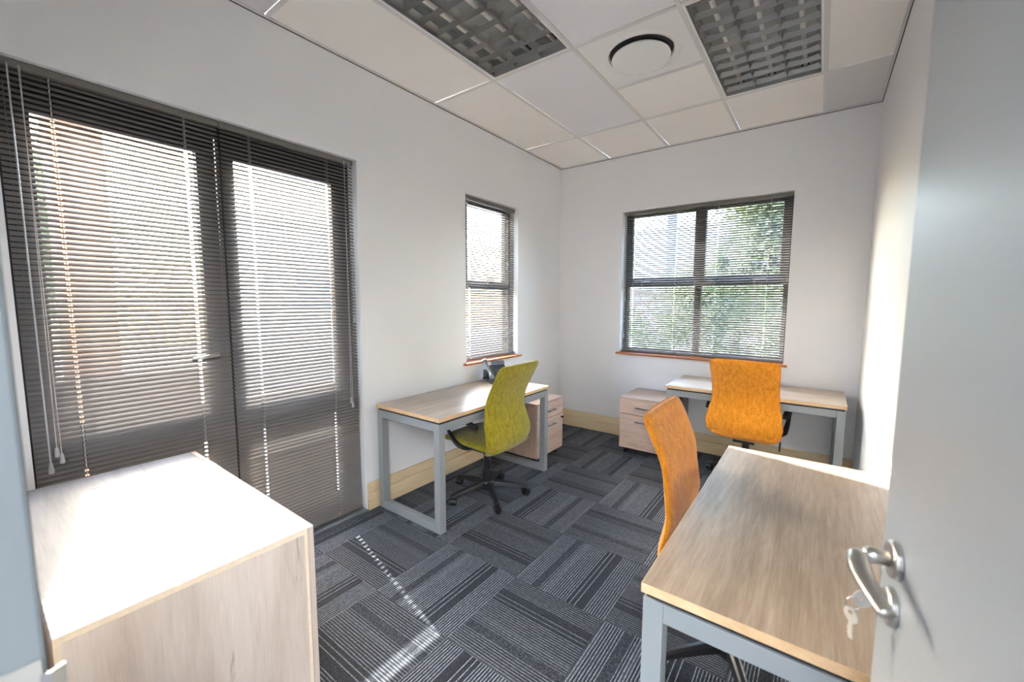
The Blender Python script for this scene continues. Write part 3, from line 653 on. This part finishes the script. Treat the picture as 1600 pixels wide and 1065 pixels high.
# ------------------------------------------------------------------ chairs
def srect(w, t, n=28, p=3.2):
    out = []
    for k in range(n):
        a = 2 * pi * k / n; c, s = cos(a), sin(a)
        out.append((math.copysign(abs(c) ** (2 / p), c) * w, math.copysign(abs(s) ** (2 / 2.2), s) * t))
    return out
def make_chair(loc, rz, base_rot, fab, label, back_tilt=0.0, lumbar=0.0):
    t = empty('office_chair', loc, rz, label=label, cat='chair', group='high-back upholstered office chairs')
    # local: +Y = the way the sitter faces, X = sideways
    # --- backrest, one upholstered shell
    prof = [(-.170, .402), (-.203, .428), (-.222, .47), (-.224, .52), (-.208, .58), (-.190, .64), (-.184, .70), (-.192, .76), (-.214, .82), (-.245, .88), (-.277, .94), (-.303, .99), (-.316, 1.02)]
    prof = [(yy - max(0, zz - .7) * back_tilt - lumbar * math.exp(-((zz - .73) / .11) ** 2), zz) for yy, zz in prof]
    P = smooth_path([(0, a, b) for a, b in prof], 3); n = len(P); rings = []
    def hw(z):
        pts = [(.40, .225), (.46, .252), (.52, .258), (.60, .246), (.68, .230), (.76, .224), (.86, .225), (.95, .229), (1.03, .230)]
        for (a, wa), (b, wb) in zip(pts, pts[1:]):
            if z <= b: f = max(0, (z - a) / (b - a)); f = f * f * (3 - 2 * f); return wa + (wb - wa) * f
        return pts[-1][1]
    cum = [0]
    for a, b in zip(P, P[1:]): cum.append(cum[-1] + (b - a).length)
    for i, p in enumerate(P):
        d = (P[min(i + 1, n - 1)] - P[max(i - 1, 0)]).normalized(); nr = Vector((0, -d.z, d.y))
        e0, e1 = cum[i], cum[-1] - cum[i]
        def rnd(e, R_): return 0 if e >= R_ else R_ - sqrt(max(0, R_ * R_ - (R_ - e) ** 2))
        w_ = hw(p.z) - rnd(e1, .045) - rnd(e0, .03) * .8; th = .0235
        th_ = th * min(1, sqrt(max(0, 1 - (1 - min(1, e1 / .022)) ** 2)) + .12)
        th_ = min(th_, th * min(1, sqrt(max(0, 1 - (1 - min(1, e0 / .022)) ** 2)) + .2))
        wrap = .014
        rings.append([Vector((u, p.y, p.z)) + nr * v + Vector((0, 1, 0)) * wrap * (u / .23) ** 2 for u, v in srect(w_, th_, 32)])
    bm = bmesh.new(); loft(bm, rings); bk = obj('backrest', bm, fab, t, smooth=True)
    # welt seam following the rear edge
    bm = bmesh.new(); pts = []
    for rg in rings[2:]: pts.append(rg[0] + Vector((.0005, -.004, 0)))
    top = rings[-1]; N = len(top)
    arc = [top[k] for k in range(0, N // 2 + 1)] if sum(q.y for q in top[1:N // 2]) < sum(q.y for q in top[N // 2 + 1:]) else [top[-k % N] for k in range(0, N // 2 + 1)]
    pts += [q + Vector((0, 0, .001)) for q in arc[1:-1]]
    for rg in rings[::-1][:-2]: pts.append(rg[N // 2] + Vector((-.0005, -.004, 0)))
    tube(bm, pts, .0026, 5); obj('piping', bm, fab, bk, smooth=True)
    # --- seat cushion
    sp_ = [(-.225, .425), (-.18, .432), (-.10, .440), (0, .447), (.10, .452), (.18, .450), (.225, .440), (.248, .425)]
    P = smooth_path([(0, a, b) for a, b in sp_], 3); n = len(P); rings = []
    cum = [0]
    for a, b in zip(P, P[1:]): cum.append(cum[-1] + (b - a).length)
    for i, p in enumerate(P):
        e1 = cum[-1] - cum[i]; e0 = cum[i]
        d = (P[min(i + 1, n - 1)] - P[max(i - 1, 0)]).normalized(); nr = Vector((0, -d.z, d.y))
        w_ = .215 + .030 * sin(pi * min(1, e0 / .42)) - (0 if e1 > .06 else .06 - sqrt(max(0, .06 ** 2 - (.06 - e1) ** 2)))
        th = .036 * min(1, sqrt(max(0, 1 - (1 - min(1, e1 / .04)) ** 2)) + .15) * min(1, .6 + e0 * 6)
        rings.append([Vector((u, p.y, p.z)) + nr * v - nr * (-.010) * (abs(u) / .24) ** 3 for u, v in srect(w_, th, 32)])
    bm = bmesh.new(); loft(bm, rings); obj('seat', bm, fab, t, smooth=True)
    # --- mechanism, column, base
    bm = bmesh.new(); box(bm, -.075, .075, -.12, .12, .345, .400); box(bm, -.10, .10, -.17, .14, .398, .412)
    obj('tilt_mechanism', bm, 'black', t, bevel=.006)
    bm = bmesh.new(); tube(bm, [(.07, .02, .372), (.20, .03, .368), (.235, .03, .362)], [.006, .005, .005], 8)
    lv = obj('height_lever', bm, 'black', t, smooth=True)
    bm = bmesh.new(); tube(bm, [(.235, -.06 + .028 * cos(a), .352 + .034 * sin(a)) for a in [2 * pi * k / 18 for k in range(18)]], .0045, 6, closed=True)
    tube(bm, [(.235, .03, .362), (.235, -.04, .370)], .0035, 6)
    obj('pull_ring', bm, 'black', lv, smooth=True)
    bm = bmesh.new(); lathe(bm, [(.036, .085), (.036, .20), (.031, .205), (.031, .27), (.026, .275), (.026, .35)], 20)
    obj('gas_column', bm, 'black', t)
    bm = bmesh.new(); lathe(bm, [(.050, .06), (.056, .075), (.056, .105), (.046, .12), (.034, .122)], 24); base = obj('base_hub', bm, 'black', t, bevel=.002)
    def arm():
        bm = bmesh.new(); rg = []
        for f in [k / 8 for k in range(9)]:
            x_ = .035 + .265 * f; z_ = .098 - .030 * f ** 1.6; hw_ = .026 - .010 * f; hh = .019 - .008 * f
            rg.append([(x_, -hw_, z_ - hh), (x_, -hw_ * .75, z_ + hh * .6), (x_, -hw_ * .3, z_ + hh), (x_, hw_ * .3, z_ + hh), (x_, hw_ * .75, z_ + hh * .6), (x_, hw_, z_ - hh)])
        loft(bm, rg); return bm
    a0 = obj('base_arm', arm(), 'black', t, smooth=False, bevel=.002); a0.rotation_euler = (0, 0, base_rot)
    bm = bmesh.new()
    tube(bm, [(0, -.006, .025), (0, -.025, .025)], [.025, .023], 18); tube(bm, [(0, .006, .025), (0, .025, .025)], [.025, .023], 18)
    hood = []
    for k in range(9):
        a = pi * k / 8 * .95 - .1; hood.append([(.0275 * cos(a), -.021, .027 + .0275 * sin(a)), (.0275 * cos(a), .021, .027 + .0275 * sin(a)), (.020 * cos(a), .019, .027 + .020 * sin(a)), (.020 * cos(a), -.019, .027 + .020 * sin(a))])
    loft(bm, hood); tube(bm, [(0, 0, .03), (0, 0, .068)], .007, 8)
    c0 = obj('caster', bm, 'black', t)
    for k in range(5):
        a = base_rot + 2 * pi * k / 5
        if k: inst(a0, t, rot=(0, 0, a))
        loc_ = (.288 * cos(a), .288 * sin(a), 0); rr = (0, 0, a * 1.7 + k * 1.3)
        if k: inst(c0, t, loc_, rr)
        else: c0.location = loc_; c0.rotation_euler = rr
    # --- armrests: pad on top, curved limb back down under the seat
    for s in (-1, 1):
        bm = bmesh.new()
        P = smooth_path([(s * .262, -.13, .598), (s * .268, -.06, .622), (s * .272, .03, .634), (s * .272, .105, .622), (s * .270, .140, .580), (s * .264, .125, .52), (s * .256, .075, .462), (s * .246, .035, .436), (s * .20, .010, .415), (s * .10, 0, .405)], 5)
        n = len(P); rr = []
        for i in range(n):
            f = i / (n - 1); rr.append(.020 if f < .34 else (.020 - (f - .34) * .06 if f < .5 else .0125 + (.007 * sin((f - .5) / .5 * pi))))
        tube(bm, P, rr, 10, flat=.62); ar = obj('armrest', bm, 'black', t, smooth=True)
        bm = bmesh.new(); P2 = [p + Vector((0, 0, .006)) for p in P[1:15]]
        tube(bm, P2, [.012] + [.021] * 12 + [.013], 10, flat=.45); obj('arm_pad', bm, 'black_soft', ar, smooth=True)
    return t
make_chair((.518, -1.935, 0), pi / 2, radians(-36 - 90), 'olive', 'olive green high-back office chair at the left wall desk')
make_chair((2.232, -2.482, 0), -pi / 2, radians(222 + 90), 'orange', 'nearer orange high-back office chair, pushed in at the nearest desk', back_tilt=-.02, lumbar=.030)
make_chair((2.025, -.507, 0), radians(-2), radians(20), 'orange', 'farther orange high-back office chair at the desk under the back window')

# ------------------------------------------------------------------ desk phone
ph = empty('desk_phone', (.165, -1.385, .738), radians(62), label='dark grey desk phone on the left wall desk below the narrow window', cat='phone')
bm = bmesh.new()  # body wedge: local -Y faces the user
loft(bm, [[(xx, -.10, .005), (xx, .02, .004), (xx, .075, .055), (xx, .075, .135), (xx, .05, .14), (xx, -.10, .030)] for xx in (-.055, .10)])
obj('phone_body', bm, 'phone_grey', ph, bevel=.006)
bm = bmesh.new(); loft(bm, [[(xx, .03, .145), (xx, .055, .175), (xx, .063, .17), (xx, .045, .138)] for xx in (-.03, .095)]); sc_ = obj('display_hood', bm, 'phone_grey', ph, bevel=.003)
bm = B((-.026, .091, -.002, .0, -.017, .017)); s_ = obj('display', bm, 'phone_light', sc_); s_.location = (0, .041, .158); s_.rotation_euler = (radians(-38), 0, 0)
bm = B((-.007, .007, -.006, .006, 0, .004)); b0 = None
for i in range(3):
    for j in range(4):
        yy = -.075 + j * .022; zz = .032 + (yy + .10) * .73 + .001; p_ = (-.005 + i * .028, yy, zz)
        if b0 is None: b0 = obj('button', bm, 'phone_light', ph); b0.location = p_; b0.rotation_euler = (radians(36), 0, 0)
        else: inst(b0, ph, p_, (radians(36), 0, 0))
bm = bmesh.new()
P = smooth_path([(-.082, -.105, .040), (-.082, -.080, .068), (-.082, -.03, .098), (-.082, .03, .142), (-.082, .062, .176), (-.082, .078, .178)], 5); n = len(P)
tube(bm, P, [.024 if (i < 6 or i > n - 7) else .017 for i in range(n)], 10, flat=.65)
obj('handset', bm, 'phone_light', ph, smooth=True)
bm = B((-.105, -.058, -.10, .075, .012, .03), (-.10, -.062, .02, .07, .03, .10)); obj('cradle', bm, 'phone_grey', ph, bevel=.005)
bm = bmesh.new(); pts = []
for k in range(90):
    f = k / 89; a = f * 2 * pi * 16; c = smooth_path([(-.085, -.11, .03), (-.10, -.14, .012), (-.09, -.09, .008), (-.06, -.03, .008)], 30)[int(f * 88)]
    pts.append(c + Vector((0, .005 * cos(a), .005 * sin(a) + .001)))
tube(bm, pts, .0013, 4); obj('coiled_cord', bm, 'black', ph)

# ------------------------------------------------------------------ outside the windows
obj('patio_ground', B((-14, -TH, -14, 14, -.16, -.03), (-TH, 14, TH, 16, -.16, -.03)), 'paving', kind='structure')
col1 = empty('patio_column', (-1.5, -3.64, -.03), label='tan plastered column standing outside the left leaf of the glass doors', cat='column')
obj('shaft', B((-.15, .13, -.17, .08, .0, 3.6)), 'tan_wall', col1, bevel=.01)
obj('column_base', B((-.17, .15, -.19, .10, 0, .12)), 'tan_wall', col1, bevel=.01)
col2 = empty('patio_screen', (-.95, -2.80, -.03), label='low blue-grey screen panel standing outside the right leaf of the glass doors', cat='screen')
for k in range(4): obj('panel_board', B((-.012, .012, -.235 + k * .1185, -.235 + k * .1185 + .116, .05, 1.075)), 'blue_grey', col2, bevel=.003)
obj('panel_rail', B((-.022, .022, -.24, .24, 1.075, 1.11)), 'blue_grey', col2, bevel=.003)
obj('foot', B((-.12, .12, -.24, -.20, 0, .05)), 'blue_grey', col2); obj('foot', B((-.12, .12, .20, .24, 0, .05)), 'blue_grey', col2)
# neighbouring building beyond the patio
nb = empty('white_building', (-9.5, 3.2, -.03), label='white plastered neighbouring building seen through the glass doors and narrow window', cat='building')
obj('wall', B((-.2, 0, -3.2, 5.0, 0, 1.2), (-.2, 0, -3.2, 5.0, 2.4, 3.6), (-.2, 0, -3.2, -1.6, 1.2, 2.4), (-.2, 0, -.4, 1.2, 1.2, 2.4), (-.2, 0, 2.4, 5.0, 1.2, 2.4)), 'white_wall', nb)
for a, b in ((-1.6, -.4), (1.2, 2.4)):
    f = obj('window', B(*[(-.12, -.06, p[0], p[1], p[4], p[5]) for p in prism_frame(a, b, 1.2, 2.4, .06, .06, .06, .06, 0, 1)]), 'blue_grey', nb)
    obj('pane', B((-.10, -.08, a + .06, b - .06, 1.26, 2.34)), 'blue_grey', f)
obj('roof', B((-.5, .1, -3.4, 5.2, 3.6, 3.7)), 'white_wall', nb)
nb2 = empty('pale_building', (-1.6, 10.5, -.03), label='pale building behind the left panes of the back window', cat='building')
obj('wall', B((-3.0, 1.9, 0, .2, 0, 3.9)), 'white_wall', nb2)
obj('roof', B((-3.2, 2.0, -.1, .4, 3.9, 3.98)), 'white_wall', nb2)
pl = empty('garden_post', (.10, 4.0, -.03), label='tall blue-grey post outside the left panes of the back window', cat='post')
obj('shaft', B((-.07, .07, -.07, .07, 0, 5.2)), 'blue_grey', pl, bevel=.01); obj('post_base', B((-.13, .13, -.13, .13, 0, .1)), 'blue_grey', pl)

def tree(loc, h, rx, rz, n, seed, label, m='leaf', leaf=.11, cat='tree', trunk=True, name='leafy_tree', box_=None):
    rg = random.Random(seed); t = empty(name, loc, label=label, cat=cat, group='planting outside the windows')
    if trunk:
        bm = bmesh.new(); tube(bm, smooth_path([(0, 0, 0), (.08, .05, h * .3), (-.05, .0, h * .6), (.1, .1, h * .85)], 4), [.14 - .008 * i for i in range(13)], 9)
        for k in range(5):
            a = rg.uniform(0, 2 * pi); tube(bm, [(0, 0, h * .4), (rx * .4 * cos(a), rx * .4 * sin(a), h * .65), (rx * .75 * cos(a), rx * .75 * sin(a), h * .85)], [.06, .04, .015], 6)
        obj('trunk', bm, 'bark', t)
    bm = bmesh.new(); clumps = []
    for k in range(46):
        while True:
            p = Vector((rg.uniform(-1, 1), rg.uniform(-1, 1), rg.uniform(-1, 1)))
            if p.length < 1 or box_: break
        clumps.append((Vector((p.x * rx, p.y * (box_ or rx), h * (.62 if trunk else .5) + p.z * rz)), rg.uniform(.25, .5) * rx * (.5 if box_ else 1)))
    for k in range(n):
        c, r = rg.choice(clumps); d = Vector((rg.gauss(0, 1), rg.gauss(0, 1), rg.gauss(0, 1))).normalized() * r * rg.uniform(.5, 1)
        p = c + d
        if p.z < .02: continue
        s = leaf * rg.uniform(.6, 1.3); u_ = Vector((rg.gauss(0, 1), rg.gauss(0, 1), rg.gauss(0, .6))).normalized(); v_ = u_.orthogonal().normalized()
        vs = [bm.verts.new(p + q) for q in (-u_ * s, v_ * s * .45, u_ * s, -v_ * s * .45)]; bm.faces.new(vs)
    obj('foliage', bm, m, t, kind='stuff')
    return t
tree((2.35, 6.0, -.03), 5.1, 1.85, 2.0, 44000, 1, 'bushy green tree behind the right panes of the back window', 'leaf', .075)
tree((.5, 9.0, -.03), 3.4, 1.0, 1.2, 9000, 2, 'smaller green tree behind the middle of the back window', 'leaf', .06)
tree((2.0, 2.6, -.03), 1.75, 2.2, .8, 22000, 3, 'long pale green hedge below the trees outside the back window', 'leaf_pale', .04, 'hedge', False, 'hedge', .4)
tree((-6.2, -3.9, -.03), 3.6, 1.0, 1.3, 9000, 4, 'green tree outside beyond the tan column by the glass doors', 'leaf', .07)
